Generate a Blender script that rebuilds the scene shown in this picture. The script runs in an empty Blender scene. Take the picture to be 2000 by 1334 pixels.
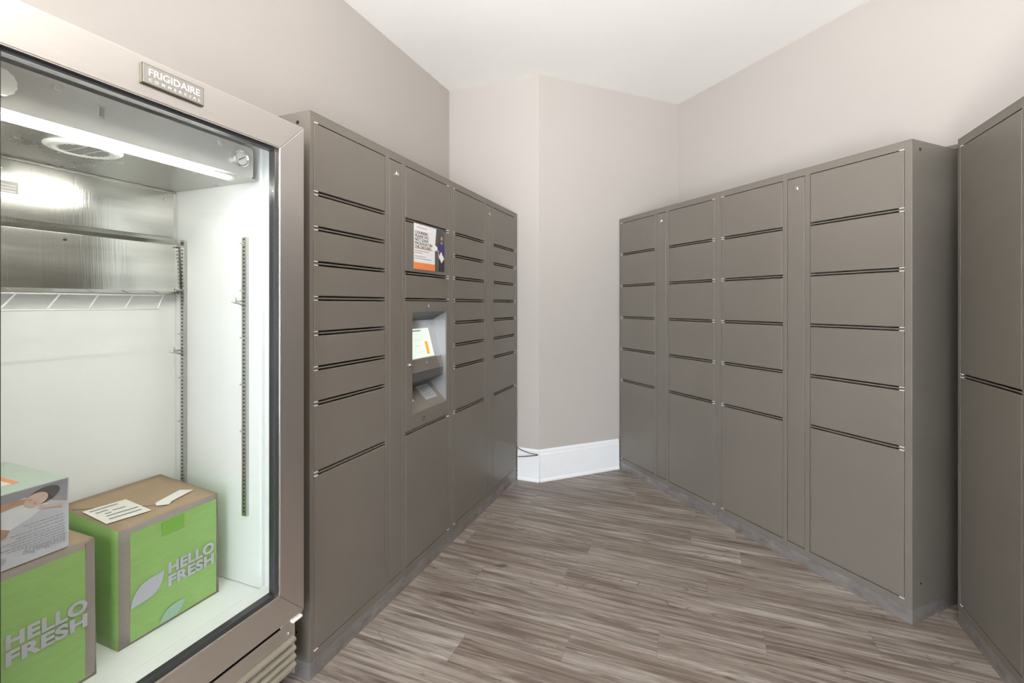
import bpy, bmesh, math, random
from mathutils import Vector, Matrix
random.seed(7)
C = bpy.context.scene.collection
# ------------------------------------------------------------------ camera, world, exposure
cam_d = bpy.data.cameras.new('camera'); cam = bpy.data.objects.new('camera', cam_d); C.objects.link(cam)
cam.location = (0, 0, 1.3); cam.rotation_euler = (math.radians(90), 0, 0)
cam_d.sensor_width = 36; cam_d.lens = 905/2000*36; cam_d.shift_y = -73/2000; cam_d.clip_start = .02
bpy.context.scene.camera = cam
vs = bpy.context.scene.view_settings
vs.view_transform = 'Standard'; vs.look = 'None'; vs.gamma = 1; vs.use_curve_mapping = False; vs.exposure = 0.36
world = bpy.data.worlds.new('sky'); bpy.context.scene.world = world; world.use_nodes = True
bg = world.node_tree.nodes['Background']; bg.inputs[0].default_value = (.86, .93, 1, 1); bg.inputs[1].default_value = 9.0

# plan directions: u along the left row, n across it; v along the right row, m across it
TL, TR, T3 = math.radians(21.69), math.radians(23.31), math.radians(23.0)
U = Vector((math.sin(TL), math.cos(TL))); N = Vector((math.cos(TL), -math.sin(TL)))
V = Vector((-math.sin(TR), math.cos(TR))); M = Vector((math.cos(TR), math.sin(TR)))
ROT_L = math.pi/2 - TL; ROT_R = -math.pi/2 + TR; ROT_3 = -math.pi/2 - T3
H_CEIL = 2.986
def cross2(a, ca, b, cb):
    d = a.x*b.y - a.y*b.x
    return Vector(((ca*b.y - cb*a.y)/d, (a.x*cb - b.x*ca)/d))
P0 = U*-2.6 + N*-1.8175; P1 = U*3.225 + N*-1.8175
P2 = cross2(U, 3.225, V, 3.037); P3 = V*3.037 + M*2.837
P4 = cross2(M, 2.837, N, 1.64); P5 = U*-2.6 + N*1.64

# ------------------------------------------------------------------ unseen added fill lights: two globes (built further down) and a ceiling spot
FILL_GLOBES = [(U*0.20 + N*-.30, 'in front of the fridge'), (U*-1.4 + N*-.1, 'nearer the glazed front')]
FILL_Z, FILL_R, FILL_POWER, FILL_COL = 2.22, .19, 18, (1, .90, .78)
up_d = bpy.data.lights.new('ceiling_fill_spot', 'SPOT'); up_d.energy = 300; up_d.spot_size = math.radians(100); up_d.spot_blend = 1; up_d.shadow_soft_size = .25; up_d.color = (1, .985, .96)  # added spot without a fixture, brightens the ceiling
up = bpy.data.objects.new('ceiling_fill_spot', up_d); C.objects.link(up); up.location = (.15, -.25, 1.1)
up.rotation_euler = Vector((.16, .62, .77)).to_track_quat('-Z', 'Y').to_euler()

# ------------------------------------------------------------------ material helpers
MATS = {}
class NT:
    def __init__(s, name):
        s.m = bpy.data.materials.new(name); s.m.use_nodes = True; s.t = s.m.node_tree; s.b = s.t.nodes['Principled BSDF']
        MATS[name] = s.m
    def n(s, typ, **kw):
        nd = s.t.nodes.new(typ)
        for k, v in kw.items(): setattr(nd, k, v)
        return nd
    def l(s, a, b): s.t.links.new(a, b)
    def coord(s, scale=(1, 1, 1), kind='Object'):
        tc = s.n('ShaderNodeTexCoord'); mp = s.n('ShaderNodeMapping'); mp.inputs['Scale'].default_value = scale
        s.l(tc.outputs[kind], mp.inputs[0]); return mp.outputs[0]
    def noise(s, vec, scale=5, detail=4, rough=.5, dist=0):
        nd = s.n('ShaderNodeTexNoise'); nd.inputs['Scale'].default_value = scale; nd.inputs['Detail'].default_value = detail
        nd.inputs['Roughness'].default_value = rough; nd.inputs['Distortion'].default_value = dist
        if vec is not None: s.l(vec, nd.inputs['Vector'])
        return nd.outputs['Fac']
    def math(s, op, a, b=None, clamp=False):
        nd = s.n('ShaderNodeMath', operation=op); nd.use_clamp = clamp
        for i, x in enumerate((a, b)):
            if x is None: continue
            if isinstance(x, (int, float)): nd.inputs[i].default_value = x
            else: s.l(x, nd.inputs[i])
        return nd.outputs[0]
    def ramp(s, fac, stops):
        nd = s.n('ShaderNodeValToRGB'); e = nd.color_ramp.elements
        while len(e) < len(stops): e.new(.5)
        for el, (p, c) in zip(e, stops):
            el.position = p; el.color = (c, c, c, 1) if isinstance(c, (int, float)) else (*c, 1)
        s.l(fac, nd.inputs[0]); return nd.outputs[0]
    def mix(s, fac, a, b, mode='MIX'):
        nd = s.n('ShaderNodeMix', data_type='RGBA', blend_type=mode)
        for sock, x in ((nd.inputs[0], fac), (nd.inputs[6], a), (nd.inputs[7], b)):
            if isinstance(x, (int, float)): sock.default_value = x
            elif isinstance(x, tuple): sock.default_value = (*x, 1)
            else: s.l(x, sock)
        return nd.outputs[2]
    def bump(s, h, strength=.1, dist=.01):
        nd = s.n('ShaderNodeBump'); nd.inputs['Strength'].default_value = strength; nd.inputs['Distance'].default_value = dist
        s.l(h, nd.inputs['Height']); s.l(nd.outputs[0], s.b.inputs['Normal'])
def sr(*c):
    return tuple((x/255/12.92 if x/255 <= .04045 else ((x/255+.055)/1.055)**2.4) for x in c)
def plain(name, col, rough=.5, metal=0, var=.0, scale=20, emit=None, es=0, spec=.5):
    k = NT(name); k.b.inputs['Roughness'].default_value = rough; k.b.inputs['Metallic'].default_value = metal
    k.b.inputs['Specular IOR Level'].default_value = spec
    f = k.noise(k.coord(), scale, 4)
    dk = tuple(c*(1-var) for c in col); lt = tuple(min(1, c*(1+var)) for c in col)
    k.l(k.ramp(f, [(.3, dk), (.7, lt)]), k.b.inputs['Base Color'])
    if emit: k.b.inputs['Emission Color'].default_value = (*emit, 1); k.b.inputs['Emission Strength'].default_value = es
    return k.m
def paint(name, col, bumpy=.04):
    k = NT(name); k.b.inputs['Roughness'].default_value = .62; k.b.inputs['Specular IOR Level'].default_value = .3
    f = k.noise(k.coord(), 1.3, 3)
    k.l(k.ramp(f, [(.3, tuple(c*.975 for c in col)), (.7, tuple(c*1.01 for c in col))]), k.b.inputs['Base Color'])
    k.bump(k.noise(k.coord(), 160, 3), bumpy, .002); return k.m
def brushed(name, col, sc, rough=.3, metal=1.0, amp=.12):
    k = NT(name); k.b.inputs['Metallic'].default_value = metal
    f = k.noise(k.coord(sc), 1, 4, .6); g = k.noise(k.coord(), 2.5, 3)
    k.l(k.mix(.5, k.ramp(f, [(.3, tuple(c*.93 for c in col)), (.7, tuple(min(1, c*1.05) for c in col))]), k.ramp(g, [(.3, tuple(c*.95 for c in col)), (.7, col)])), k.b.inputs['Base Color'])
    r = k.ramp(f, [(.25, rough-amp/2), (.75, rough+amp/2)]); k.l(r, k.b.inputs['Roughness'])
    k.bump(f, .05, .001); return k.m

M_WALL = paint('wall_paint', (.485, .448, .418))
M_CEIL = paint('ceiling_paint', (.90, .89, .87))
M_TRIM = plain('trim_paint', (.83, .84, .86), .35, var=.01)
def locker_mat():
    k = NT('locker_paint'); k.b.inputs['Specular IOR Level'].default_value = .5
    g = k.noise(k.coord(), 3, 3)
    k.l(k.ramp(g, [(.3, (.160, .141, .121)), (.7, (.172, .152, .131))]), k.b.inputs['Base Color'])
    k.l(k.ramp(k.noise(k.coord((2, 2, 6)), 3, 4), [(.3, .30), (.75, .37)]), k.b.inputs['Roughness'])
    k.bump(k.noise(k.coord(), 420, 2), .035, .001); return k.m
M_LOCK = locker_mat()
def plinth_mat():
    k = NT('plinth_metal'); k.b.inputs['Metallic'].default_value = .55
    a = k.noise(k.coord((3, 3, 6)), 1.5, 6, .7); b = k.noise(k.coord((1, 1, 2)), 11, 5, .7)
    c = k.mix(k.ramp(b, [(.45, 0.), (.75, 1.)]), k.ramp(a, [(.3, (.26, .245, .24)), (.7, (.38, .36, .355))]), (.20, .175, .165))
    k.l(c, k.b.inputs['Base Color']); k.b.inputs['Roughness'].default_value = .42; return k.m
M_PLINTH = plinth_mat()
M_DARK = plain('dark_gap', (.012, .011, .010), .8)
M_BLACK = plain('black_plastic', (.02, .02, .022), .45, var=.1)
M_GASKET = plain('black_gasket', (.03, .03, .034), .35, var=.1)
M_HINGE = plain('bright_nickel', (.85, .84, .82), .3, .3)
M_CHROME = plain('chrome', (.82, .80, .77), .18, 1)
M_STEEL_H = brushed('brushed_steel_horizontal', (.75, .715, .685), (3, 60, 420), .34)
M_STEEL_V = brushed('brushed_steel_vertical', (.70, .665, .645), (420, 60, 3), .34)
M_STEEL_IN = brushed('interior_steel', (.62, .615, .585), (4, 300, 120), .17, 1.0, .06)
def sheet_steel():                      # vertical brushing: highlights smear sideways
    k = NT('back_sheet_steel'); k.b.inputs['Metallic'].default_value = 1; k.b.inputs['Roughness'].default_value = .15
    f = k.noise(k.coord((240, 1, 2.5)), 1, 3, .6); g = k.noise(k.coord((1, 1, 9)), 3, 3)
    k.l(k.ramp(g, [(.3, (.50, .495, .465)), (.7, (.66, .655, .625))]), k.b.inputs['Base Color'])
    k.bump(f, .2, .0010); return k.m
M_STEEL_IN = sheet_steel()
M_STEEL_CEIL = brushed('interior_ceiling_steel', (.50, .49, .46), (12, 12, 12), .30)
M_LINER = plain('white_liner', (.86, .87, .87), .32, var=.012, scale=4)
M_FASCIA = plain('grey_fascia', (.62, .615, .60), .25, .3, var=.02)
M_WHITE = plain('white_plastic', (.86, .86, .84), .4)
M_GALV = brushed('galvanised', (.56, .56, .54), (80, 80, 30), .4)
M_SLOT = plain('slot_dark', (.05, .05, .045), .7)
M_LED = plain('led_tube', (1, 1, 1), .5, emit=(1, .975, .90), es=36)
M_FILL = plain('fill_glow', (.9, .9, .88), .5, emit=FILL_COL, es=FILL_POWER)  # glow of the added fill globes
M_WIRE = plain('wire_white', (.74, .76, .78), .4)
M_CREAM = plain('label_paper', (.80, .78, .72), .6)
M_PRINTG = plain('print_grey', (.22, .22, .24), .6)
M_PRINTB = plain('print_black', (.025, .025, .03), .6)
M_PAPER = plain('poster_paper', (.80, .79, .79), .35)
M_ORANGE = plain('poster_orange', (.82, .25, .07), .4)
M_ORANGE2 = plain('button_orange', (.80, .38, .04), .4, emit=(.85, .40, .05), es=.35)
M_SCREEN = plain('screen_glow', (.45, .5, .45), .15, emit=(.80, .90, .80), es=.55)
M_NAVY = plain('print_navy', (.035, .035, .17), .5)
M_SKIN = plain('print_skin', (.50, .29, .21), .5, var=.15, scale=60)
M_SKIN2 = plain('print_skin_light', (.62, .46, .40), .5, var=.1, scale=60)
M_HAIR = plain('print_hair', (.10, .09, .09), .6, var=.2)
M_BROWN = plain('print_brown', (.27, .15, .09), .6, var=.2)
M_SHEET = plain('print_sheet', (.56, .56, .63), .6, var=.10, scale=9)
M_SHEET2 = plain('print_sheet_fold', (.30, .30, .33), .6, var=.15, scale=14)
M_ONESIE = plain('print_white_cloth', (.70, .70, .74), .6, var=.06, scale=30)
M_MINT = plain('carton_mint', (.46, .56, .47), .45, var=.04)
M_GREYPR = plain('carton_logo_grey', (.42, .42, .47), .5)
M_BADGE = plain('badge_grey', (.33, .31, .29), .4, .3)
M_BADGE_EDGE = plain('badge_edge', (.12, .11, .08), .4, .4)
M_LOUVRE = brushed('louvre_metal', (.50, .46, .38), (3, 200, 200), .42, .6)
M_ALU = plain('window_frame_metal', (.15, .14, .13), .4, .5)
def green_mat():
    k = NT('carton_green'); a = k.noise(k.coord((4, 4, 18)), 4, 5, .6, .6)
    k.l(k.ramp(a, [(.3, (.265, .445, .13)), (.7, (.305, .50, .155))]), k.b.inputs['Base Color']); k.b.inputs['Roughness'].default_value = .5
    k.bump(a, .15, .002); return k.m
def card_mat(name, col):
    k = NT(name); a = k.noise(k.coord((3, 30, 30)), 4, 5, .7); b = k.noise(k.coord(), 5, 3)
    k.l(k.mix(.5, k.ramp(a, [(.3, tuple(c*.92 for c in col)), (.7, tuple(c*1.06 for c in col))]), k.ramp(b, [(.3, tuple(c*.9 for c in col)), (.7, col)])), k.b.inputs['Base Color'])
    k.b.inputs['Roughness'].default_value = .8; k.bump(a, .1, .002); return k.m
M_GREEN = green_mat(); M_CARD = card_mat('cardboard', (.40, .29, .19)); M_CARDE = card_mat('cardboard_edge', (.30, .255, .235))
def glass_mat(name, tint=(.975, .99, .985), refl=1.0):
    m = bpy.data.materials.new(name); m.use_nodes = True; t = m.node_tree; t.nodes.clear()
    out = t.nodes.new('ShaderNodeOutputMaterial'); mx = t.nodes.new('ShaderNodeMixShader')
    tr = t.nodes.new('ShaderNodeBsdfTransparent'); gl = t.nodes.new('ShaderNodeBsdfGlossy'); ge = t.nodes.new('ShaderNodeNewGeometry')
    tr.inputs[0].default_value = (*tint, 1); gl.inputs['Roughness'].default_value = .02
    dp = t.nodes.new('ShaderNodeVectorMath'); dp.operation = 'DOT_PRODUCT'; t.links.new(ge.outputs['Incoming'], dp.inputs[0]); t.links.new(ge.outputs['Normal'], dp.inputs[1])
    def mt(op, a, b=0):
        n = t.nodes.new('ShaderNodeMath'); n.operation = op
        for i, x in enumerate((a, b)):
            if isinstance(x, (int, float)): n.inputs[i].default_value = x
            else: t.links.new(x, n.inputs[i])
        return n.outputs[0]
    f = mt('ADD', mt('MULTIPLY', mt('POWER', mt('SUBTRACT', 1, mt('ABSOLUTE', dp.outputs['Value'])), 5), .9), .035*refl)
    t.links.new(f, mx.inputs[0])
    t.links.new(tr.outputs[0], mx.inputs[1]); t.links.new(gl.outputs[0], mx.inputs[2]); t.links.new(mx.outputs[0], out.inputs[0])
    return m
M_GLASS = glass_mat('clear_glass'); M_WGLASS = glass_mat('window_glass', (.97, .98, .98))
def floor_mat():
    k = NT('wood_planks'); tc = k.n('ShaderNodeTexCoord'); sp = k.n('ShaderNodeSeparateXYZ'); k.l(tc.outputs['Object'], sp.inputs[0])
    x, y = sp.outputs[0], sp.outputs[1]; W, L = .153, 1.22
    row = k.math('FLOOR', k.math('DIVIDE', k.math('ADD', y, .055), W))
    wn = k.n('ShaderNodeTexWhiteNoise', noise_dimensions='1D'); k.l(row, wn.inputs['W'])
    xs = k.math('ADD', x, k.math('MULTIPLY', wn.outputs['Value'], L))
    colm = k.math('FLOOR', k.math('DIVIDE', xs, L))
    cb = k.n('ShaderNodeCombineXYZ'); k.l(row, cb.inputs[0]); k.l(colm, cb.inputs[1])
    w2 = k.n('ShaderNodeTexWhiteNoise', noise_dimensions='2D'); k.l(cb.outputs[0], w2.inputs['Vector'])
    pid = w2.outputs['Value']
    def gc(sx, sy, off):
        c = k.n('ShaderNodeCombineXYZ'); k.l(k.math('ADD', k.math('MULTIPLY', x, sx), k.math('MULTIPLY', pid, off)), c.inputs[0])
        k.l(k.math('MULTIPLY', y, sy), c.inputs[1]); k.l(k.math('MULTIPLY', pid, 31.), c.inputs[2]); return c.outputs[0]
    streak = k.noise(gc(1.9, 38, 57), 1, 7, .68, 1.1)       # long grain
    fine = k.noise(gc(7, 150, 91), 1, 4, .65)                 # pores
    broad = k.noise(gc(1.1, 7.5, 23), 1, 3, .5, .4)          # tone along the plank
    cath = k.noise(gc(1.5, 9, 77), 1, 1.2, .4, .3)
    rings = k.math('ABSOLUTE', k.math('SINE', k.math('MULTIPLY', cath, 62.)))
    ringl = k.ramp(rings, [(.0, 1.), (.28, 0.)])
    ringm = k.math('MULTIPLY', ringl, k.ramp(k.noise(gc(1.3, 5, 11), 1, 2), [(.44, 0.), (.56, .85)]))
    c = k.ramp(streak, [(.29, (.11, .083, .07)), (.42, (.205, .175, .152)), (.53, (.365, .325, .29)), (.70, (.53, .49, .45))])
    c = k.mix(k.ramp(broad, [(.36, .75), (.60, 0.)]), c, (.62, .54, .50), 'MULTIPLY')
    c = k.mix(k.math('MULTIPLY', k.ramp(fine, [(.36, 1.), (.54, 0.)]), .5), c, (.19, .15, .13))
    c = k.mix(ringm, c, (.15, .11, .09))
    dk = k.noise(gc(1.6, 46, 66), 1, 3, .5, .5)
    c = k.mix(k.ramp(dk, [(.27, .85), (.37, 0.)]), c, (.10, .07, .06))
    knots = k.noise(gc(3.4, 20, 40), 1, 2, .5, 1.2)
    c = k.mix(k.ramp(knots, [(.22, .85), (.31, 0.)]), c, (.085, .055, .045))
    c = k.mix(k.math('MULTIPLY', pid, .22), c, (.62, .55, .50), 'MULTIPLY')
    fy = k.math('FRACT', k.math('DIVIDE', k.math('ADD', y, .055), W)); fx = k.math('FRACT', k.math('DIVIDE', xs, L))
    ey = k.math('MINIMUM', fy, k.math('SUBTRACT', 1, fy)); ex = k.math('MINIMUM', fx, k.math('SUBTRACT', 1, fx))
    sy_ = k.ramp(k.math('MULTIPLY', ey, W/.0022), [(0., 1.), (1., 0.)]); sx_ = k.ramp(k.math('MULTIPLY', ex, L/.003), [(0., 1.), (1., 0.)])
    seam = k.math('MAXIMUM', k.math('MULTIPLY', sy_, .35), k.math('MULTIPLY', sx_, .6))
    c = k.mix(seam, c, (.17, .15, .14))
    k.l(c, k.b.inputs['Base Color']); k.b.inputs['Specular IOR Level'].default_value = .4
    k.l(k.ramp(streak, [(.3, .46), (.7, .36)]), k.b.inputs['Roughness'])
    k.bump(k.math('SUBTRACT', streak, k.math('MULTIPLY', seam, 2)), .12, .004); return k.m
M_FLOOR = floor_mat()

# ------------------------------------------------------------------ mesh helpers
class MB:
    def __init__(s): s.bm = bmesh.new(); s.mats = []
    def mi(s, m):
        if m not in s.mats: s.mats.append(m)
        return s.mats.index(m)
    def box(s, x0, x1, y0, y1, z0, z1, m, mx=None):
        vs_ = [s.bm.verts.new(Vector(p) if mx is None else mx @ Vector(p)) for p in
               ((x0,y0,z0),(x1,y0,z0),(x1,y1,z0),(x0,y1,z0),(x0,y0,z1),(x1,y0,z1),(x1,y1,z1),(x0,y1,z1))]
        i = s.mi(m)
        for f in ((0,3,2,1),(4,5,6,7),(0,1,5,4),(1,2,6,5),(2,3,7,6),(3,0,4,7)):
            s.bm.faces.new([vs_[k] for k in f]).material_index = i
        return s
    def prism(s, pts, d, m):           # polygon pts (3D) extruded by vector d
        d = Vector(d); a = [s.bm.verts.new(Vector(p)) for p in pts]; b = [s.bm.verts.new(Vector(p)+d) for p in pts]; i = s.mi(m); n = len(a)
        s.bm.faces.new(a).material_index = i; s.bm.faces.new(b[::-1]).material_index = i
        for k in range(n): s.bm.faces.new((a[k], b[k], b[(k+1) % n], a[(k+1) % n])).material_index = i
        return s
    def poly(s, pts, y, m, t=.0004):   # polygon in the x-z plane at depth y, facing -y
        return s.prism([(p[0], y, p[1]) for p in pts], (0, -t, 0), m)
    def tube(s, path, r, m, seg=10, cap=True):
        path = [Vector(p) for p in path]; rings = []; i = s.mi(m); up = None
        for k, p in enumerate(path):
            t = (path[min(k+1, len(path)-1)] - path[max(k-1, 0)]).normalized()
            if up is None: up = t.orthogonal().normalized()
            up = (up - t*up.dot(t)).normalized(); w = t.cross(up)
            rings.append([s.bm.verts.new(p + (up*math.cos(a)+w*math.sin(a))*r) for a in [2*math.pi*q/seg for q in range(seg)]])
        for a, b in zip(rings, rings[1:]):
            for q in range(seg):
                f = s.bm.faces.new((a[q], a[(q+1) % seg], b[(q+1) % seg], b[q])); f.material_index = i; f.smooth = True
        if cap:
            s.bm.faces.new(rings[0][::-1]).material_index = i; s.bm.faces.new(rings[-1]).material_index = i
        return s
    def lathe(s, prof, c, axis, m, seg=32):   # prof: (radius, height along axis)
        c = Vector(c); ax = Vector(axis).normalized(); e = ax.orthogonal().normalized(); w = ax.cross(e); i = s.mi(m); rings = []
        for r, h in prof:
            rings.append([s.bm.verts.new(c + ax*h + (e*math.cos(a)+w*math.sin(a))*max(r, 1e-5)) for a in [2*math.pi*q/seg for q in range(seg)]])
        for a, b in zip(rings, rings[1:]):
            for q in range(seg):
                f = s.bm.faces.new((a[q], a[(q+1) % seg], b[(q+1) % seg], b[q])); f.material_index = i
        s.bm.faces.new(rings[0][::-1]).material_index = i; s.bm.faces.new(rings[-1]).material_index = i
        return s
    def build(s, name, parent=None, bevel=0, loc=None, rot=0, seg=2):
        bmesh.ops.recalc_face_normals(s.bm, faces=s.bm.faces)
        me = bpy.data.meshes.new(name); s.bm.to_mesh(me); s.bm.free()
        for m in s.mats: me.materials.append(m)
        o = bpy.data.objects.new(name, me); C.objects.link(o)
        if parent is not None: o.parent = parent
        if loc is not None: o.location = loc
        if rot: o.rotation_euler = (0, 0, rot)
        if bevel:
            b = o.modifiers.new('bevel', 'BEVEL'); b.width = bevel; b.segments = seg; b.limit_method = 'ANGLE'; b.harden_normals = True
        return o
def text(name, body, size, m, parent, x, y, z, bold=0., rot=0., sx=1., spacing=1., align='LEFT', depth=.0006, onface=None, line=1.0, fit=None):
    cu = bpy.data.curves.new(name, 'FONT'); cu.body = body; cu.size = size; cu.offset = bold; cu.extrude = depth/2; cu.align_x = align
    cu.space_character = spacing; cu.space_line = line
    tmp = bpy.data.objects.new(name, cu); C.objects.link(tmp)
    dg = bpy.context.evaluated_depsgraph_get(); dg.update()
    me = bpy.data.meshes.new_from_object(tmp.evaluated_get(dg)); bpy.data.objects.remove(tmp)
    me.materials.clear(); me.materials.append(m)
    if fit:                                # stretch the word to its printed width and cap height
        xs = [q.co.x for q in me.vertices]; ys = [q.co.y for q in me.vertices]
        fx, fy = fit[0]/(max(xs)-min(xs)), fit[1]/(max(ys)-min(ys))
        me.transform(Matrix.Translation((-min(xs)*fx, -min(ys)*fy, 0)) @ Matrix.Diagonal((fx, fy, 1, 1)))
    mat = Matrix.Diagonal((sx, 1, 1, 1))
    mat = Matrix.Rotation(rot, 4, 'Z') @ mat
    R = (onface if onface is not None else Matrix.Rotation(math.pi/2, 4, 'X')) @ mat
    me.transform(Matrix.Translation((x, y, z)) @ R)
    o = bpy.data.objects.new(name, me); C.objects.link(o); o.parent = parent
    return o
def thing(name, label, cat, loc, rot=0, group=None):
    o = bpy.data.objects.new(name, None); C.objects.link(o); o.location = loc; o.rotation_euler = (0, 0, rot); o.empty_display_size = .1
    return tag(o, label, cat, group)
def tag(o, label=None, cat=None, group=None, kind=None):
    if label: o['label'] = label
    if cat: o['category'] = cat
    if group: o['group'] = group
    if kind: o['kind'] = kind
    return o
def v3(p, z=0): return Vector((p.x, p.y, z))

# ------------------------------------------------------------------ room shell
def wall(name, a, b, z0=0, z1=H_CEIL, t=.1, m=M_WALL, ext=(0, 0)):
    d = (b-a).normalized(); out = Vector((-d.y, d.x)); a = a - d*ext[0]; b = b + d*ext[1]
    mb = MB(); mb.prism([v3(a, z0), v3(b, z0), v3(b + out*t, z0), v3(a + out*t, z0)], (0, 0, z1-z0), m)
    return tag(mb.build(name), kind='structure')
wall('wall_left', P0, P1, ext=(.1, 0)); wall('wall_corner', P1, P2, ext=(.1, -.0)); wall('wall_back', P2, P3, ext=(0, .1))
wall('wall_right', P3, P4, ext=(0, .12)); wall('wall_side', P4, P5, ext=(0, .1))
def plate(name, z0, z1, m):
    # local x runs along n (the direction of the boards), local y along u
    mb = MB(); pts = [P0 - U*.1 - N*.1, P5 - U*.1 + N*.1, P4 + N*.12 + U*.05, P3 + V*.12 + M*.12, P2 + (U+V).normalized()*.11, P1 + U*.1 - N*.1]
    R = Matrix.Rotation(TL, 3, 'Z'); 
    mb.prism([R @ v3(p, z0) for p in pts], (0, 0, z1-z0), m)
    return tag(mb.build(name, rot=-TL), kind='structure')
plate('floor', -.06, 0, M_FLOOR); plate('ceiling', H_CEIL, H_CEIL+.08, M_CEIL)
def baseboard(name, a, b, inset):
    d = (b-a).normalized(); inn = Vector((d.y, -d.x)); mb = MB()
    prof = [(0, 0), (.022, 0), (.022, .012), (.017, .022), (.015, .024), (.015, .198), (.011, .205), (.011, .222), (.006, .235), (0, .235)]
    mb.prism([v3(a + inn*(p[0]+.0005), p[1]+.0005) for p in prof], v3(b-a, 0), M_TRIM)
    return tag(mb.build(name), kind='structure')
baseboard('baseboard_corner', P2 - N*(P2.dot(N) + 1.232), P2 + N*.004, 0)
baseboard('baseboard_back', P2 + Vector((0, 0)), V*3.037 + M*2.222, 0)
# rear wall behind the camera: glazed shopfront with a low wall and a header
wall('wall_rear', P5, P0, z0=2.75, z1=H_CEIL)
rw = (P0-P5); rl = rw.length; rd = rw.normalized(); ro = Vector((-rd.y, rd.x))
for k in range(3):
    a = P5 + rd*(rl*k/3 + .01); b = P5 + rd*(rl*(k+1)/3 - .01); w = (b-a).length
    fr = MB()
    fr.box(0, .05, 0, .06, .001, 2.749, M_ALU).box(w-.05, w, 0, .06, .001, 2.749, M_ALU).box(.05, w-.05, 0, .06, .001, .08, M_ALU).box(.05, w-.05, 0, .06, 2.69, 2.749, M_ALU).box(.05, w-.05, 0, .06, 1.0, 1.05, M_ALU)
    o = fr.build('window_%d' % (k+1), loc=v3(a + ro*.02, 0), rot=math.atan2(rd.y, rd.x)); tag(o, kind='structure')
    g = MB(); g.box(.05, w-.05, .027, .033, .08, 1.0, M_WGLASS).box(.05, w-.05, .027, .033, 1.05, 2.69, M_WGLASS); g.build('glass_pane', o)
for (p, where) in FILL_GLOBES:  # globes added out of view to fill the room with light
    t = thing('fill_globe', 'added white fill light globe, out of view, hanging ' + where, 'lamp', v3(p, H_CEIL), 0, 'added fill globes')
    MB().lathe([(.06, -.0005), (.06, -.02), (.05, -.028), (.008, -.03), (.008, -(H_CEIL-FILL_Z-FILL_R)-.004), (.05, -(H_CEIL-FILL_Z-FILL_R)-.004), (.05, -(H_CEIL-FILL_Z-FILL_R)-.02)], (0, 0, 0), (0, 0, 1), M_WHITE, 32).build('stem', t)
    g = MB().lathe([(FILL_R*math.sin(math.pi*q/24), FILL_R*math.cos(math.pi*q/24)) for q in range(1, 24)], (0, 0, FILL_Z-H_CEIL), (0, 0, 1), M_FILL, 40).build('globe', t)

# ------------------------------------------------------------------ parcel lockers
ZB, MOD, HL = .090, .1230, 1.970
def zmod(k): return ZB + MOD*(15-k)     # k modules down from the top
def door(root, x0, x1, k0, k1, hinge, name='door'):
    z1, z0 = zmod(k0), zmod(k1); g = .0088
    zt = z1 - (g if k0 > 0 else .003); zb = z0 + (g if k1 < 15 else .003)
    d = MB().box(x0+.0025, x1-.0025, 0, .017, zb, zt, M_LOCK).build(name, root, .0026, seg=3)
    hx = (x0+.001, x0+.019) if hinge == 'l' else (x1-.019, x1-.001)
    for z in (([zt+.0005]) + ([zb-.0045])):
        MB().box(hx[0], hx[1], -.0012, .010, z, z+.004, M_HINGE).build('hinge', d, .0008)
    return d
def lock(parent, x, z, y=0):
    MB().lathe([(.0, .0), (.0105, 0), (.0105, -.004), (.008, -.006), (.0075, -.004), (.006, -.004), (.0055, -.0065), (.0, -.007)], (x, y, z), (0, 1, 0), M_CHROME, 24).build('lock', parent)
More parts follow.
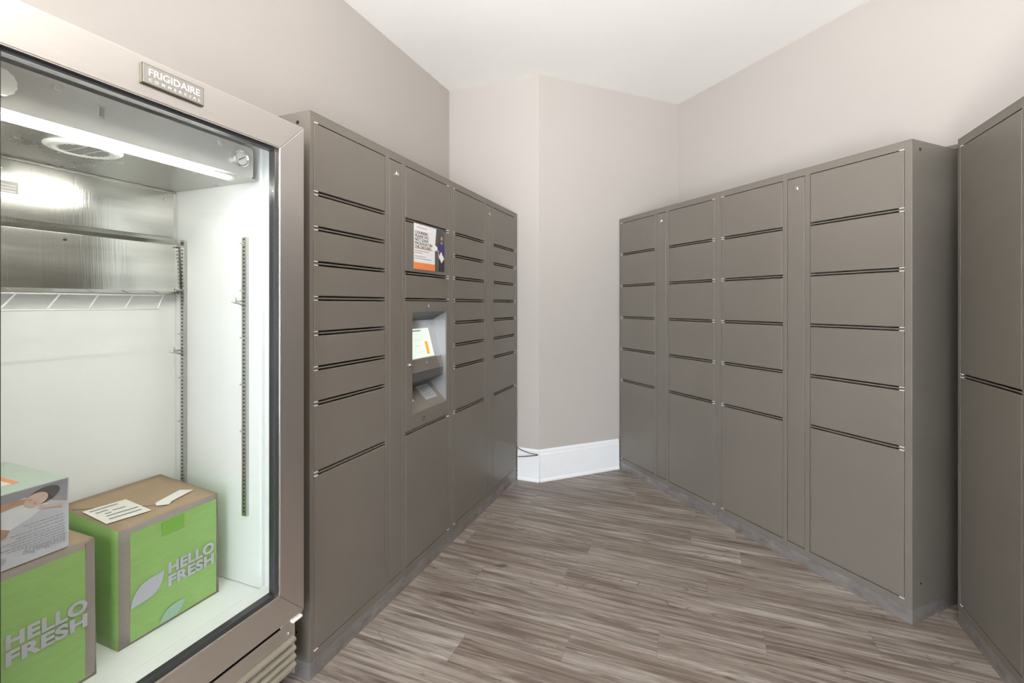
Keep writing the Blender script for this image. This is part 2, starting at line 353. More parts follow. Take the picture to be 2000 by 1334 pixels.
def locker(label, loc, rot, W, col1, col2, group, depth=.555, kiosk=None, hole=None, hinges=('l', 'r'), top=HL):
    root = thing('parcel_locker', label, 'locker', loc, rot, group)
    k = W/.998; X = [0, .019*k, .421*k, .446*k, .541*k, .566*k, .970*k, W]; e = .0006
    b = MB(); y1 = .045; q_ = .0022; xa, xb, zt = e+q_, W-e-q_, HL-q_
    b.box(e, xa, 0, depth, .060, HL, M_LOCK).box(xb, W-e, 0, depth, .060, HL, M_LOCK).box(xa, xb, 0, depth, zt, HL, M_LOCK)   # folded outer skin
    if kiosk:                              # hollow behind the terminal opening
        hx0, hx1, hz0, hz1 = .6230, .9430, .785, 1.2625
        b.box(xa, xb, y1, depth, .060, hz0, M_LOCK).box(xa, xb, y1, depth, hz1, zt, M_LOCK)
        b.box(xa, hx0, y1, depth, hz0, hz1, M_LOCK).box(hx1, xb, y1, depth, hz0, hz1, M_LOCK).box(hx0, hx1, .118, depth, hz0, hz1, M_LOCK)
    else: b.box(xa, xb, y1, depth, .060, zt, M_LOCK)
    for a, c in ((xa, X[1]), (X[2], X[3]), (X[4], X[5]), (X[6], xb)): b.box(a, c, 0, y1, .060, zt, M_LOCK)
    for a, c in ((X[1], X[2]), (X[3], X[4]), (X[5], X[6])):
        b.box(a, c, 0, y1, .060, ZB, M_LOCK); b.box(a, c, 0, y1, zmod(0), zt, M_LOCK)
    for (a, c, col) in ((X[1], X[2], col1), (X[5], X[6], col2)):
        for q in col[1:-1]: b.box(a, c, .002, y1, zmod(q)-.0026, zmod(q)+.0026, M_LOCK)
    b.build('cabinet', root, .0009)
    MB().box(.001, W-.001, .0015, depth-.01, 0, .0595, M_PLINTH).build('plinth', root, .001)
    for (a, c, col, hg) in ((X[1], X[2], col1, hinges[0]), (X[5], X[6], col2, hinges[1])):
        for q0, q1 in zip(col, col[1:]):
            if kiosk and col is col2 and q0 == 5: build_kiosk(root, a, c, q0, q1); continue
            door(root, a, c, q0, q1, hg)
    s = MB().box(X[3]+.0025, X[4]-.0025, .0, .017, ZB+.003, zmod(0)-.003, M_LOCK).build('service_panel', root, .0026, seg=3)
    lock(s, (X[3]+X[4])/2 + .004*k, 1.878)
    if hole:
        x = -.0006 if hole == 'l' else W + .0006-.0012
        MB().lathe([(.0065, 0), (.0065, .0012), (0, .0012)], (x if hole == 'l' else x, .055, HL-.036), (1, 0, 0), M_DARK, 16).build('screw_hole', root)
        MB().lathe([(.004, 0), (.004, .0012), (0, .0012)], (x, .06, .155), (1, 0, 0), M_DARK, 12).build('screw_hole', root)
    return root
def build_kiosk(root, a, c, q0, q1):
    z1 = zmod(q0)-.0065; z0 = zmod(q1)+.0065; ox0, ox1, oz0, oz1 = .6235, .942, .785, 1.262
    kd = MB(); t = .017
    kd.box(a+.0025, ox0-.0012, 0, t, z0, z1, M_LOCK)
    kd.box(ox0, ox1, 0, .006, oz1, z1, M_LOCK); kd.box(ox0, ox1, 0, .006, z0, oz0, M_LOCK); kd.box(ox1, c-.0025, 0, .006, z0, z1, M_LOCK)
    kd.build('terminal_frame', root, .0012)
    prof = [(.0005, oz1), (.088, 1.217), (.019, .969), (.019, .928), (.104, .885), (.0005, oz0)]
    # shell: side cheeks and folded back sheet
    r = MB(); i = r.mi(M_KSTEEL)
    for p, q in zip(prof, prof[1:]):
        r.prism([(ox0, p[0], p[1]), (ox1, p[0], p[1]), (ox1, q[0], q[1]), (ox0, q[0], q[1])], (0, .0015, 0), M_KDARK if (p[1] < .97 and p[1] > .9) or p[1] > 1.25 else (M_KSTEEL if p[1] > .97 else M_LOCK))
    r.box(ox1-.0015, ox1, .0055, .108, oz0, oz1, M_KSTEEL); r.box(ox0, ox0+.0015, .0055, .108, oz0, oz1, M_KSTEEL)
    rec = r.build('terminal_recess', root)
    sl = Vector((0, .019-.088, .969-1.217)); L = sl.length; sl.normalize(); nrm = Vector((0, -sl.z*-1, 0))
    nr = Vector((0, sl.z, -sl.y)).normalized()       # outward (towards the aisle)
    if nr.y > 0: nr = -nr
    def on(x, d, h=.0008): return Vector((x, .088, 1.217)) + sl*d + nr*h
    def quad(name, x0, x1, d0, d1, h, m, par):
        mb = MB(); mb.prism([on(x0, d0, h), on(x1, d0, h), on(x1, d1, h), on(x0, d1, h)], -nr*.0006, m); return mb.build(name, par)
    quad('screen', .675, .876, .043, .192, .002, M_SCREEN, rec)
    quad('screen_button', .812, .838, .112, .178, .0026, M_ORANGE2, rec)
    quad('screen_title', .70, .80, .052, .057, .0026, M_PRINTG, rec)
    for j in range(3): quad('screen_line', .725, .79, .10 + j*.03, .103 + j*.03, .0026, M_SCRK, rec)
    quad('lower_bezel', .626, .9385, .197, .2565, .0016, M_LOCK, rec)
    quad('emblem', .782, .796, .212, .226, .0022, M_BADGE, rec)
    # tray surface stickers (tray goes from (.104,.885) to (0,oz0))
    ty = Vector((0, -.1035, oz0-.885)); ty.normalize(); tn = Vector((0, ty.z, -ty.y)); tn = tn if tn.z > 0 else -tn
    def tq(mb, x0, x1, d0, d1, m, h=.0012):
        o_ = Vector((0, .104, .885)) + tn*h
        mb.prism([o_+ty*d0+Vector((x0, 0, 0)), o_+ty*d0+Vector((x1, 0, 0)), o_+ty*d1+Vector((x1, 0, 0)), o_+ty*d1+Vector((x0, 0, 0))], -tn*.0006, m)
    mb = MB(); tq(mb, .79, .90, .012, .10, M_PAPERD, .0012)
    for j in range(5): tq(mb, .80, .89, .022+j*.014, .026+j*.014, M_PRINTG, .0017)
    mb.build('instruction_sticker', rec)
    mb = MB(); tq(mb, .64, .70, .02, .085, M_PAPER); mb.build('card_label', rec)
    MB().box(.752, .768, -.0008, 0, 1.283, 1.300, M_BADGEB).box(.760, .766, -.0012, -.0008, 1.286, 1.297, M_PAPER).build('sticker', root)
    MB().box(.705, .728, -.0008, 0, .735, .752, M_BLACK).box(.710, .715, -.0012, -.0008, .738, .749, M_BADGE).box(.718, .725, -.0012, -.0008, .740, .745, M_BADGE).build('sticker', root)
    MB().lathe([(0, 0), (.009, 0), (.009, -.003), (.007, -.012), (0, -.013)], (.597, 0, 1.018), (0, 1, 0), M_CHROME, 20).build('knob', root)
M_KSTEEL = plain('terminal_steel', (.42, .42, .43), .3, .6)
M_KDARK = plain('terminal_dark', (.085, .08, .078), .4)
M_KDARK2 = M_KDARK; M_SCRK = plain('screen_key', (.4, .46, .4), .3, emit=(.55, .62, .55), es=.5)
M_PAPERD = plain('sticker_silver', (.38, .38, .40), .35, .3); M_BADGEB = plain('badge_blue', (.14, .16, .30), .4)
C1 = [0, 2, 3, 4, 5, 6, 7, 8, 10, 15]; C2 = [0, 2, 4, 5, 10, 15]; CR = [0, 2, 4, 6, 8, 10, 15]
NL = -1.237
locA = locker('tall grey-brown steel parcel locker with the touch screen terminal and courier notice', v3(U*1.225 + N*NL), ROT_L, .997, C1, C2, 'locker row beside the fridge', depth=.555, kiosk=True, hole='l')
locB = locker('tall grey-brown steel parcel locker between the terminal locker and the back corner', v3(U*2.2225 + N*NL), ROT_L, .990, C1, C1, 'locker row beside the fridge')
WR = .975
locC = locker('tall grey-brown steel parcel locker against the back wall, farthest in the right row', v3(V*3.031 + M*2.230), ROT_R, WR, CR, CR, 'right locker row')
locD = locker('tall grey-brown steel parcel locker with exposed side panel, nearest in the right row', v3(V*2.0555 + M*2.230), ROT_R, WR, CR, CR, 'right locker row', hole='r')
locE = locker('tall grey-brown steel locker with two large doors cut off by the right picture edge', Vector((1.815, 1.887, 0)), ROT_3, .997, [0, 7.5, 15], [0, 7.5, 15], 'locker at the right edge')
# wall rail behind the right-hand lockers; its dark sheet stands in for shade
ch = MB(); ch.box(0, .56, 0, .034, 2.036, 2.057, M_LOCK).box(0, .56, .03, .034, 1.95, 2.036, M_DARK).box(0, .56, .0, .034, 1.946, 1.95, M_LOCK)
tag(ch.build('wall_rail', loc=v3(V*1.245 + M*2.800), rot=ROT_R), 'short grey metal rail on right wall behind the gap between the lockers', 'rail')

# notice on the locker door
nt = thing('notice_poster', 'white and orange courier notice with printed photo of man holding parcel, stuck on locker door', 'poster', locA.location, ROT_L)
def xz(pts, y, m, mb): return mb.poly(pts, y, m)
sh = MB(); sh.box(.631, .918, -.0012, -.0002, 1.467, 1.684, plain('poster_photo_ground', (.085, .085, .080), .4, var=.35, scale=14)); sh.build('photo_sheet', nt)
wp = MB(); wp.poly([(.631, 1.467), (.820, 1.467), (.820, 1.568), (.838, 1.575), (.845, 1.568), (.845, 1.590), (.822, 1.600), (.835, 1.684), (.631, 1.684)], -.0013, M_PAPER); wp.build('text_panel', nt)
ob = MB(); ob.poly([(.631, 1.467), (.820, 1.467), (.820, 1.500), (.631, 1.500)], -.0018, M_ORANGE); ob.poly([(.633, 1.5655), (.800, 1.5655), (.800, 1.5685), (.633, 1.5685)], -.0018, M_ORANGE); ob.build('orange_band', nt)
for k, (ln, wd) in enumerate((('COURIERS', .112), ('PLEASE DO', .118), ('NOT LEAVE', .118), ('PACKAGES ON', .153), ('THE GROUND.', .146))):
    text('headline', ln, .02, M_PRINTB, nt, .640, -.0022, 1.6365 - k*.0172, bold=.0001, fit=(wd, .0138))
gl = MB()
for (z, a, b_) in ((1.668, .655, .745), (1.556, .640, .765), (1.546, .640, .705), (1.529, .640, .735), (1.519, .640, .785)):
    x = a
    while x < b_:
        w = random.uniform(.005, .014); gl.poly([(x, z-.0016), (min(x+w, b_), z-.0016), (min(x+w, b_), z+.0016), (x, z+.0016)], -.0018, M_PRINTG); x += w+.003
gl.build('small_print', nt)
man = MB()
def ell(mb, cx, cz, rx, rz, y, m, n=20, rot=0, t=.0004):
    mb.poly([(cx + rx*math.cos(a)*math.cos(rot) - rz*math.sin(a)*math.sin(rot), cz + rx*math.cos(a)*math.sin(rot) + rz*math.sin(a)*math.cos(rot)) for a in [2*math.pi*q/n for q in range(n)]], y, m, t)
man.poly([(.858, 1.469), (.914, 1.469), (.912, 1.54), (.862, 1.54)], -.0014, M_PRINTB)
man.poly([(.850, 1.575), (.858, 1.608), (.872, 1.618), (.896, 1.618), (.910, 1.606), (.914, 1.54), (.862, 1.538), (.858, 1.575)], -.0018, M_NAVY)
man.poly([(.850, 1.576), (.858, 1.578), (.860, 1.545), (.870, 1.533), (.862, 1.530), (.852, 1.545)], -.0022, M_SKIN)
man.poly([(.876, 1.612), (.892, 1.612), (.890, 1.626), (.878, 1.626)], -.0022, M_SKIN)
ell(man, .884, 1.639, .0105, .0175, -.0024, M_HAIR); ell(man, .884, 1.6385, .0085, .0125, -.0028, M_SKIN); ell(man, .884, 1.628, .0075, .0055, -.0032, M_HAIR)
ell(man, .905, 1.535, .008, .007, -.0022, M_SKIN)
man.poly([(.858, 1.545), (.880, 1.572), (.908, 1.540), (.884, 1.512)], -.0026, M_PAPER)
man.poly([(.884, 1.560), (.890, 1.563), (.896, 1.554), (.890, 1.551)], -.0030, M_ORANGE)
man.build('printed_figure', nt)

# ------------------------------------------------------------------ glass-door fridge
FX0, FN = .344, -1.19
FL = v3(U*FX0 + N*FN)
fr = thing('display_fridge', 'stainless steel commercial fridge with lit white interior behind a large glass door', 'fridge', FL, ROT_L)
W = .811; DZ0, DZ1, RW = .3036, 1.875, .094
d = MB(); T = .038
A_ = [(0, DZ0), (W, DZ0), (W, DZ1), (0, DZ1)]; B_ = [(RW, DZ0+RW+.003), (W-RW, DZ0+RW+.003), (W-RW, DZ1-RW), (RW, DZ1-RW)]
for i, m in ((0, M_STEEL_H), (1, M_STEEL_V), (2, M_STEEL_H), (3, M_STEEL_V)):
    j = (i+1) % 4; q = [A_[i], A_[j], B_[j], B_[i]]
    c = (sum(p[0] for p in q)/4, sum(p[1] for p in q)/4)
    q = [(c[0]+(p[0]-c[0])*.9995, c[1]+(p[1]-c[1])*.9995) for p in q]
    d.prism([(p[0], 0, p[1]) for p in q], (0, T, 0), m)
dr = d.build('door', fr, .002)
g = MB(); ix0, ix1, iz0, iz1 = RW, W-RW, DZ0+RW+.003, DZ1-RW; gw = .011
for (a, b, c, e) in ((ix0+.0006, ix1-.0006, iz0+.0006, iz0+gw), (ix0+.0006, ix1-.0006, iz1-gw, iz1-.0006)): g.box(a, b, .010, .034, c, e, M_GASKET)
for (a, b, c, e) in ((ix0+.0006, ix0+gw, iz0+gw, iz1-gw), (ix1-gw, ix1-.0006, iz0+gw, iz1-gw)): g.box(a, b, .010, .034, c, e, M_GASKET)
g.build('gasket', dr, .001)
g = MB(); hw = .003
for (a, b, c, e) in ((ix0, ix1, iz0, iz0+hw), (ix0, ix1, iz1-hw, iz1)): g.box(a+.0004, b-.0004, .0, .0095, c+.0004, e, M_CHROME)
for (a, b, c, e) in ((ix0, ix0+hw, iz0+hw, iz1-hw), (ix1-hw, ix1, iz0+hw, iz1-hw)): g.box(a+.0004, b-.0004, .0, .0095, c, e, M_CHROME)
g.build('glazing_bead', dr, .0008)
MB().box(ix0+gw, ix1-gw, .018, .0225, iz0+gw, iz1-gw, M_GLASS).build('glass_pane', dr)
bd = MB(); bd.box(.330, .475, -.007, -.0003, 1.8105, 1.8575, M_BADGE_EDGE).box(.332, .473, -.0085, -.007, 1.8125, 1.8555, M_BADGE); bd.build('nameplate', dr, .0012)
text('lettering', 'FRIGIDAIRE', .0245, M_WHITE, dr, .344, -.0092, 1.8315, bold=.0002, fit=(.119, .0165))
text('lettering', 'COMMERCIAL', .0095, M_WHITE, dr, .344, -.0092, 1.8185, bold=.0001, spacing=2.2, fit=(.120, .0062))
# cabinet shell (steel) and liner
LX0, LX1, LY1, LZ0, LZ1 = .062, .749, .54, .375, 1.832
c = MB(); Y0, Y1 = .040, .612
c.box(0, .004, Y0, Y1, .085, 1.872, M_STEEL_V).box(W-.004, W, Y0, Y1, .085, 1.872, M_STEEL_V).box(.004, W-.004, Y0, Y1, 1.868, 1.872, M_STEEL_H)
c.box(.004, W-.004, Y1-.004, Y1, .085, 1.868, M_STEEL_V).box(.004, W-.004, .075, Y1-.004, .085, .30, M_BLACK)
c.build('cabinet', fr, .001)
l = MB(); l.box(LX1, W-.005, Y0+.08, LY1, LZ0, LZ1, M_LINER).box(.005, LX0, Y0+.08, LY1, LZ0, LZ1, M_LINER)
l.box(.005, W-.005, LY1, Y1-.005, .31, 1.866, M_LINER)
l.box(.005, W-.005, Y0+.08, LY1, LZ1, 1.866, M_LINER).box(.005, W-.005, Y0+.08, LY1, .31, LZ0, M_LINER)
l.box(LX1+.012, W-.005, Y0+.002, Y0+.08, LZ0+.0, LZ1+.0, M_LINER).box(.005, LX0-.012, Y0+.002, Y0+.08, LZ0, LZ1, M_LINER)
l.box(.005, W-.005, Y0+.002, Y0+.08, LZ1, 1.866, M_LINER).box(.005, W-.005, Y0+.002, Y0+.08, .31, LZ0+.010, M_LINER)
l.build('liner', fr, .006, seg=3)
# fascia with rounded right corners
FY = .12; fx0, fx1, fz0, fz1 = LX0+.012, .722, 1.698, 1.794
def rrect(x0, x1, z0, z1, r, n=5):
    p = []
    for (cx, cz, a0) in ((x1-r, z0+r, -90), (x1-r, z1-r, 0), (x0+r, z1-r, 90), (x0+r, z0+r, 180)):
        for q in range(n+1):
            a = math.radians(a0 + 90*q/n); p.append((cx+r*math.cos(a), cz+r*math.sin(a)))
    return p
f = MB(); f.prism([(p[0], FY, p[1]) for p in rrect(fx0, fx1, fz0, fz1, .012)], (0, .004, 0), M_FASCIA); fa = f.build('control_fascia', fr, .001)
for x in (.236, .612):
    MB().lathe([(0, 0), (.0095, 0), (.0095, -.002), (.006, -.004), (.0, -.004)], (x, FY, 1.778), (0, 1, 0), M_FASCIA, 20).build('screw_cap', fa)
th = MB(); th.lathe([(0, 0), (.026, 0), (.026, -.012), (.023, -.014), (.020, -.011), (0, -.011)], (.672, FY, 1.748), (0, 1, 0), M_CHROME, 40)
th.lathe([(0, 0), (.019, 0), (.019, -.0006), (0, -.0006)], (.672, FY-.0112, 1.748), (0, 1, 0), M_WHITE, 32)
th.prism([(.661, FY-.0126, 1.7415), (.6625, FY-.0126, 1.7395), (.683, FY-.0126, 1.7545), (.682, FY-.0126, 1.7558)], (0, -.0006, 0), M_PRINTB)
for q in range(11):
    a = math.radians(-40 + q*26); cx, cz = .672+math.cos(a)*.0155, 1.748+math.sin(a)*.0155
    th.box(cx-.0006, cx+.0006, FY-.0122, FY-.0118, cz-.0012, cz+.0012, M_PRINTG)
th.build('thermometer', fa)
kn = MB(); n_ = 28
kn.prism([(.1450 + (.027 + (.0018 if q % 2 else 0))*math.cos(2*math.pi*q/n_) - .008, FY-.0006, 1.747 + (.027 + (.0018 if q % 2 else 0))*math.sin(2*math.pi*q/n_)) for q in range(n_)], (0, -.016, 0), M_WHITE); kn.build('thermostat_knob', fa, .001)
MB().box(.308, .322, FY-.004, FY-.0002, 1.7400, 1.768, M_FASCIA).box(.3105, .3195, FY-.006, FY-.004, 1.743, 1.765, M_BADGE).build('rocker_switch', fa, .0008)
# steel ceiling and upper back sheet
MB().box(LX0+.004, LX1-.004, FY+.005, LY1-.004, 1.698, 1.7, M_STEEL_CEIL).build('ceiling_sheet', fr)
vt = MB(); vc = Vector((.352, .262, 1.6978)); R1 = .077
vt.lathe([(.052, -.006), (.060, -.0085), (.070, -.007), (R1, -.002), (R1, -.0003), (.052, -.0003)], vc, (0, 0, 1), M_WHITE, 48)
vt.lathe([(0, -.0005), (.0525, -.0005), (.0525, -.0015), (0, -.0015)], vc, (0, 0, 1), M_SLOT, 40)
vt.lathe([(0, -.0016), (.0521, -.0016), (.0521, -.0062), (0, -.0062)], vc, (0, 0, 1), M_WHITE, 40)
for q in range(9):
    yy = -.044 + q*.011; hw_ = math.sqrt(max(0, .0485**2 - yy**2))
    for (xa, xb) in ((-hw_, -.0185), (-.0145, .0145), (.0185, hw_)):
        if xb - xa > .004: vt.box(vc.x+xa, vc.x+xb, vc.y+yy-.0024, vc.y+yy+.0024, vc.z-.0066, vc.z-.0062, M_SLOT)
vt.build('vent_grille', fr)
tb = MB(); tb.tube([(LX0+.03, .132, 1.684), (.640, .132, 1.684)], .0070, M_LED, 16); led = tb.build('lamp_tube', fr)
MB().tube([(LX0+.006, .132, 1.684), (LX0+.0295, .132, 1.684)], .0080, M_WHITE, 14).tube([(.6405, .132, 1.684), (.664, .132, 1.684)], .0080, M_WHITE, 14).box(.09, .60, .130, .138, 1.6915, 1.6978, M_WHITE).build('tube_holder', fr)
ub = MB(); ub.box(LX0+.002, LX1-.008, LY1-.006, LY1-.001, 1.535, 1.6975, M_STEEL_IN); ub.box(LX0+.002, LX1-.006, LY1-.012, LY1-.001, 1.6905, 1.6975, M_STEEL_IN)
for x in (.71, .30): ub.lathe([(0, 0), (.004, 0), (.003, -.003), (0, -.003)], (x, LY1-.006, 1.665), (0, 1, 0), M_CHROME, 12)
ub.build('upper_back_sheet', fr, .001)
MB().box(.245, .335, LY1-.0072, LY1-.0063, 1.600, 1.632, M_BADGE).box(.25, .33, LY1-.0076, LY1-.0073, 1.603, 1.606, M_WHITE).box(.25, .33, LY1-.0076, LY1-.0073, 1.612, 1.614, M_WHITE).box(.25, .33, LY1-.0076, LY1-.0073, 1.620, 1.622, M_WHITE).build('rating_sticker', fr)
# evaporator cover: sloping box
ev = MB(); e0, e1 = LX0+.002, .735
ev.prism([(e0, LY1-.001, 1.335), (e0, .497, 1.335), (e0, .490, 1.345), (e0, .500, 1.505), (e0, .516, 1.520), (e0, .520, 1.533), (e0, LY1-.001, 1.534)], (e1-e0, 0, 0), M_STEEL_IN)
for x in (.42,): ev.lathe([(0, 0), (.004, 0), (.003, -.003), (0, -.003)], (x, .4975, 1.486), (0, 1, 0), M_SLOT, 10)
ev.lathe([(0, 0), (.0035, 0), (.003, -.003), (0, -.003)], (.716, .493, 1.35), (0, 1, 0), M_SLOT, 10)
ev.build('evaporator_cover', fr, .002)
wr = MB(); wt = [(LX0+.01, .50, 1.329), (.690, .50, 1.329)]; wb_ = [(LX0+.01, .432, 1.284), (.630, .432, 1.284)]
wr.tube(wt, .0022, M_WIRE, 8); wr.tube(wb_, .0022, M_WIRE, 8)
for q in range(7):
    x = .630 - q*.092; wr.tube([(x+.055, .50, 1.329), (x-.004, .432, 1.284)], .0022, M_WIRE, 8)
wr.build('wire_guard', fr)
# shelf standards on the right wall
def standard(y, z0, z1, clipz, bend=0):
    s = MB(); w = .0095; x = LX1
    n_ = 14; 
    for sg in (-1, 1):
        s.box(x-.010, x-.0005, y+sg*w/1.0-.0012, y+sg*w/1.0+.0012, z0, z1, M_GALV)
    s.box(x-.0105, x-.009, y-w, y+w, z0, z1, M_GALV)
    z = z0 + .012
    while z < z1 - .01:
        s.box(x-.0110, x-.0104, y-.004, y+.004, z, z+.005, M_SLOT); z += .0127
    o = s.build('shelf_standard', fr)
    for zz in (z1-.022, z1-.175, z1-.328, z1-.48, z1-.632):
        if zz > z0: MB().box(x-.024, x-.0112, y-.003, y+.003, zz-.002, zz+.002, M_GALV).build('clip', o)
    b = MB(); zz = clipz; b.tube([(x-.011, y, zz-.012), (x-.03, y, zz-.005), (x-.052, y, zz)], .0028, M_GALV, 8); b.tube([(x-.011, y, zz+.003), (x-.052, y, zz)], .0022, M_GALV, 8); b.tube([(x-.038, y, zz), (x-.038, y, zz+.015)], .0025, M_GALV, 8)
    b.build('shelf_bracket', o); return o
standard(.183, .608, 1.519, 1.307); standard(.485, .56, 1.524, 1.136)
# lower grille, legs, hinge hardware
gr = MB(); gx0, gx1 = .004, W-.004
gr.box(gx0, gx1, .041, .045, .215, .262, M_STEEL_H); gr.box(gx0, gx1, .044, .048, .095, .215, M_LOUVRE)
for z in (.208, .180, .153, .126):
    gr.prism([(gx0, .044, z+.005), (gx0, .030, z-.001), (gx0, .028, z-.009), (gx0, .032, z-.011), (gx0, .044, z-.006)], (gx1-gx0, 0, 0), M_LOUVRE)
gg = gr.build('louvre_grille', fr, .0008)
MB().box(.05, .62, .0275, .0282, .166, .1685, M_SLOT).box(.05, .62, .0275, .0282, .139, .1415, M_SLOT).box(.05, .62, .0275, .0282, .112, .1145, M_SLOT).build('slot', gg)
MB().lathe([(0, 0), (.006, 0), (.005, -.003), (0, -.004)], (W-.022, .041, .231), (0, 1, 0), M_CHROME, 16).build('screw', gg)
MB().box(W-.085, W+.001, .006, .060, .290, .3028, M_CHROME).box(W-.045, W-.006, -.002, .03, .284, .294, M_WHITE).build('hinge_bracket', fr, .004, seg=3)
MB().box(W-.075, W-.02, .02, .07, 1.8755, 1.879, M_CHROME).lathe([(0, 0), (.006, 0), (.006, .006), (0, .007)], (W-.012, .03, 1.8755), (0, 0, 1), M_CHROME, 14).build('hinge_bracket', fr, .001)
for (x, y) in ((.06, .10), (W-.05, .085), (.06, .56), (W-.05, .56)):
    MB().lathe([(0, 0), (.022, 0), (.022, .010), (.008, .014), (.008, .084), (0, .084)], (x, y, 0), (0, 0, 1), M_GALV, 16).build('leg', fr)

# ------------------------------------------------------------------ cartons in the fridge
def carton(label, x0, x1, y0, y1, z0, z1, rise, flap):
    t = thing('meal_box', label, 'box', (0, 0, 0), 0, 'green meal boxes in the fridge')
    t.location = FL + Matrix.Rotation(ROT_L, 3, 'Z') @ Vector((x0, y0, z0)); t.rotation_euler = (0, 0, ROT_L)
    w, dp, h = x1-x0, y1-y0, z1-z0
    b = MB(); i = b.mi(M_CARDE); ic = b.mi(M_CARD); ig = b.mi(M_GREEN)
    # slightly sagging carton: grid shell with a soft bulge
    nx, ny, nz = 8, 8, 8
    def P(a, c_, e):
        x = a*w; y = c_*dp; z = e*(h + rise*c_)
        by = .004*math.sin(math.pi*a)*math.sin(math.pi*e); bx = .005*math.sin(math.pi*c_)*math.sin(math.pi*e)
        if c_ == 0: y -= by
        if a == 0: x -= bx*.6
        if a == 1: x += bx + .004*(1-e)
        if e == 1 and rise: z += .003*math.sin(math.pi*a)*(1-c_)
        return Vector((x, y, z))
    def grid(fn, mi_):
        vs_ = [[b.bm.verts.new(fn(p/nx, q/ny)) for q in range(ny+1)] for p in range(nx+1)]
        for p in range(nx):
            for q in range(ny): 
                fc = b.bm.faces.new((vs_[p][q], vs_[p+1][q], vs_[p+1][q+1], vs_[p][q+1])); fc.material_index = mi_(p, q) if callable(mi_) else mi_; fc.smooth = True
    grid(lambda a, e: P(a, 0, e), i); grid(lambda a, e: P(a, 1, e), i); grid(lambda a, e: P(0, a, e), ig); grid(lambda a, e: P(1, a, e), ig)
    grid(lambda a, c_: P(a, c_, 1), ic); grid(lambda a, c_: P(a, c_, 0), ic)
    bmesh.ops.remove_doubles(b.bm, verts=b.bm.verts, dist=.0004)
    b.build('carton', t)
    # printed green face with rounded lower corners
    m_ = .014; f = MB(); n1 = 16; pts = []
    vsA = []
    for p in range(n1+1):
        col = []
        for q in range(n1+1):
            a = (.10 if flap else .02) + (1-.02-(.10 if flap else .02))*p/n1; e = .02 + (.95-.02)*q/n1
            v_ = P(a, 0, e); v_.y -= .0010; col.append(f.bm.verts.new(v_))
        vsA.append(col)
    k_ = f.mi(M_GREEN)
    for p in range(n1):
        for q in range(n1): fc = f.bm.faces.new((vsA[p][q], vsA[p+1][q], vsA[p+1][q+1], vsA[p][q+1])); fc.material_index = k_; fc.smooth = True
    f.build('printed_face', t)
    return t, P, w, dp, h
M_LOGO = plain('carton_lilac', (.47, .47, .53), .6)
t1, P1f, w1, dp1, h1 = carton('uncovered green meal box in the right of the fridge with shipping labels on its lid', .413, .688, .237, .520, .3755, .694, .022, True)
def meal_logo(par, x, z, y, w=.136):
    text('logo_lettering', 'HELLO', .05, M_LOGO, par, x, y, z+.037, bold=.0021, spacing=1.06, fit=(w, .033), depth=.001)
    text('logo_lettering', 'FRESH', .05, M_LOGO, par, x, y, z, bold=.0021, spacing=1.06, fit=(w, .033), depth=.001)
meal_logo(t1, .122, .105, -.0068)
def leaf(par, x, z, L, R, ang, m, y=-.0068):
    pts = []; n = 14
    for q in range(n+1):
        a = q/n; pts.append((a*L, R*math.sin(math.pi*a**.85)))
    for q in range(1, n):
        a = 1-q/n; pts.append((a*L, -R*math.sin(math.pi*a**1.2)))
    ca, sa = math.cos(ang), math.sin(ang)
    MB().poly([(x + p[0]*ca - p[1]*sa, z + p[0]*sa + p[1]*ca) for p in pts], y, m, .0006).build('leaf_emblem', par)
leaf(t1, .026, .098, .105, .027, math.radians(36), M_LOGO); leaf(t1, .098, .012, .080, .018, math.radians(25), plain('carton_leaf_teal', (.33, .50, .40), .6), -.0060)
MB().poly([(.106, .296), (.168, .300), (.168, .258), (.106, .258)], -.0052, plain('carton_green_dark', (.19, .42, .06), .5), .0005).build('handle_hole_print', t1)
def lid_patch(par, Pf, pts, m, name, h=.0012):
    mb = MB(); top = []
    w_ = [Pf(a, c_, 1) + Vector((0, 0, h)) for a, c_ in pts]
    mb.prism(w_, (0, 0, .0005), m); return mb.build(name, par)
lid_patch(t1, P1f, [(.02, .22), (.38, .14), (.40, .60), (.04, .66)], M_CREAM, 'shipping_label', .0035)
mb = MB()
for (a0, c0, a1, c1) in ((.07, .58, .30, .55), (.08, .50, .18, .49), (.2, .44, .30, .42), (.10, .36, .36, .31), (.08, .28, .34, .23), (.12, .42, .17, .41)):
    p, q = P1f(a0, c0, 1), P1f(a1, c1, 1); mb.prism([p+Vector((0, 0, .0046)), q+Vector((0, 0, .0046)), q+Vector((0, .006, .0046)), p+Vector((0, .006, .0046))], (0, 0, .0003), M_PRINTG)
mb.build('label_print', t1)
lid_patch(t1, P1f, [(.46, .20), (.54, .12), (.60, .17), (.90, .26), (.82, .37), (.50, .27)], M_CREAM, 'address_label', .0035)
MB().tube([P1f(.03, .80, 1)+Vector((0, 0, .0003)), P1f(.12, .70, 1)+Vector((0, 0, .0004)), P1f(.28, .50, 1)+Vector((0, 0, .0006)), P1f(.42, .30, 1)+Vector((0, 0, .0004)), P1f(.48, .24, 1)+Vector((0, 0, .0003))], .0018, M_PRINTG, 8).build('lid_seam', t1)
t2, P2f, w2, dp2, h2 = carton('green meal box in the left of the fridge under the baby product box', .068, .345, .205, .488, .3755, .718, .0, False)
meal_logo(t2, .114, .136, -.0068, .145)
MB().box(w2-.019, w2-.0005, -.0022, -.0008, .01, h2-.006, M_CARDE).build('corner_strip', t2)
lid_patch(t2, P2f, [(.55, .10), (.88, .16), (.86, .38), (.52, .40)], M_CREAM, 'shipping_label', .0006)
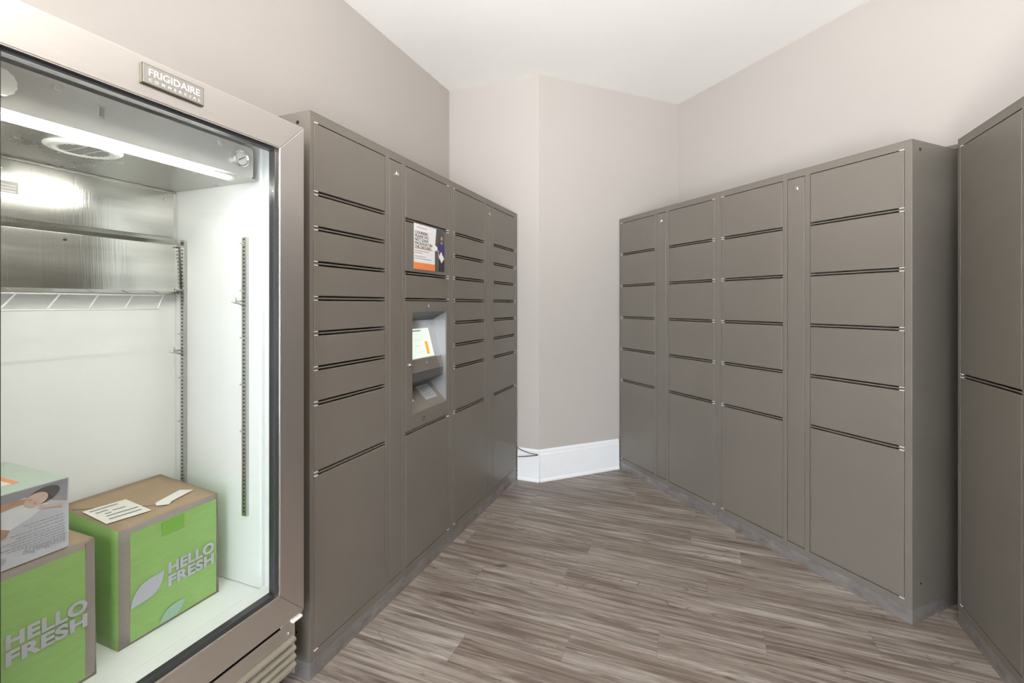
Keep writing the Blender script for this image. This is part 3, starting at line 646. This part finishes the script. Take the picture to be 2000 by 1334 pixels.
# baby product box
bb = thing('product_box', 'pale box printed with a sleeping baby, upside down on the left meal box', 'box', FL + Matrix.Rotation(ROT_L, 3, 'Z') @ Vector((.066, .204, .7215)), ROT_L)
bw, bdp, bh = .228, .282, .166
b = MB(); b.box(0, bw, 0, bdp, 0, bh, M_SHEET); b.mats.append(M_MINT)
b.bm.faces.ensure_lookup_table()
for f_ in b.bm.faces:
    if f_.calc_center_median().z > bh-.001: f_.material_index = 1
b.build('carton', bb, .0008)
lid = MB(); lid.box(-.0, .165, .062, bdp-.03, bh+.0001, bh+.0005, M_ORANGE); lid.box(0, .152, .062, bdp-.046, bh+.0005, bh+.0009, M_CREAM); lid.build('lid_print', bb)
pr = MB(); y = -.0003
def pp(pts, m, lvl): pr.poly(pts, -.0003-lvl*.0004, m, .0003)
pp([(.0, bh-.002), (bw-.002, bh-.002), (bw-.004, bh-.055), (.17, bh-.032), (.06, bh-.026), (0, bh-.022)], M_SHEET2, 0)
pp([(.055, .118), (.09, .138), (.15, .146), (.165, .130), (.19, .118), (.16, .098), (.115, .080), (.08, .086), (.05, .10)], M_ONESIE, 1)
pp([(.0, .150), (.04, .152), (.07, .138), (.065, .116), (.03, .100), (0, .098)], M_BROWN, 2)
pp([(.10, .140), (.125, .146), (.155, .143), (.16, .133), (.125, .131), (.10, .126)], M_SKIN, 2)
ell(pr, .181, .140, .030, .0175, -.0014, M_HAIR, 24, math.radians(14), .0003); ell(pr, .168, .135, .021, .0145, -.0019, M_SKIN2, 24, math.radians(10), .0003)
ell(pr, .166, .128, .003, .0018, -.0023, M_SKIN, 10, 0, .0003); ell(pr, .158, .138, .003, .0016, -.0023, M_SKIN, 10, 0, .0003)
pp([(.175, .120), (.20, .112), (.216, .108), (.214, .099), (.206, .104), (.19, .108), (.172, .112)], M_SKIN2, 3)
pp([(0, .100), (.06, .104), (.10, .098), (.125, .084), (.118, .070), (.095, .066), (.05, .084), (0, .086)], M_SKIN, 3)
pp([(.052, .082), (.068, .076), (.070, .050), (.058, .040), (.046, .050)], M_SKIN2, 4)
pr.build('printed_photo', bb)
tx = MB()
for (z, a, b2) in ((.083, .146, .218), (.076, .155, .219), (.068, .125, .219), (.060, .135, .219), (.054, .112, .219), (.048, .125, .219), (.042, .105, .219), (.036, .120, .219)):
    x = a
    while x < b2:
        w_ = random.uniform(.004, .010); tx.poly([(x, z), (min(x+w_, b2), z), (min(x+w_, b2), z+.0012), (x, z+.0012)], -.0026, M_PRINTG, .0002); x += w_+.0018
tx.build('small_print', bb)
text('logo_lettering', 'Joolbaby', .022, M_GREYPR, bb, .221, -.0026, .032, bold=.0004, rot=math.pi, sx=1.0)
MB().lathe([(0, 0), (.007, 0), (.007, -.0004), (0, -.0004)], (.112, -.0022, .022), (0, 1, 0), M_GREYPR, 20).build('round_emblem', bb)

# ------------------------------------------------------------------ black cable at the back corner
cpts = []
ctrl = [N*-1.30 + U*3.2187, N*-1.245 + U*3.2187, N*-1.20 + U*3.198, N*-1.13 + U*3.190, P2 - U*.028, N*-1.12 + U*3.188, N*-1.20 + U*3.198, N*-1.245 + U*3.2187, N*-1.30 + U*3.2187]
hz = [.236, .235, .226, .212, .205, .194, .176, .166, .162]
pts3 = [v3(p, z) for p, z in zip(ctrl, hz)]
for k in range(len(pts3)-1):
    p0, p1, p2, p3 = pts3[max(k-1, 0)], pts3[k], pts3[k+1], pts3[min(k+2, len(pts3)-1)]
    for q in range(8):
        t = q/8; cpts.append(.5*((2*p1)+(-p0+p2)*t+(2*p0-5*p1+4*p2-p3)*t*t+(-p0+3*p1-3*p2+p3)*t*t*t))
cpts.append(pts3[-1])
tag(MB().tube(cpts, .0028, M_BLACK, 8).build('power_cable'), 'loop of thin black cable poking out behind the left lockers above the white baseboard', 'cable')
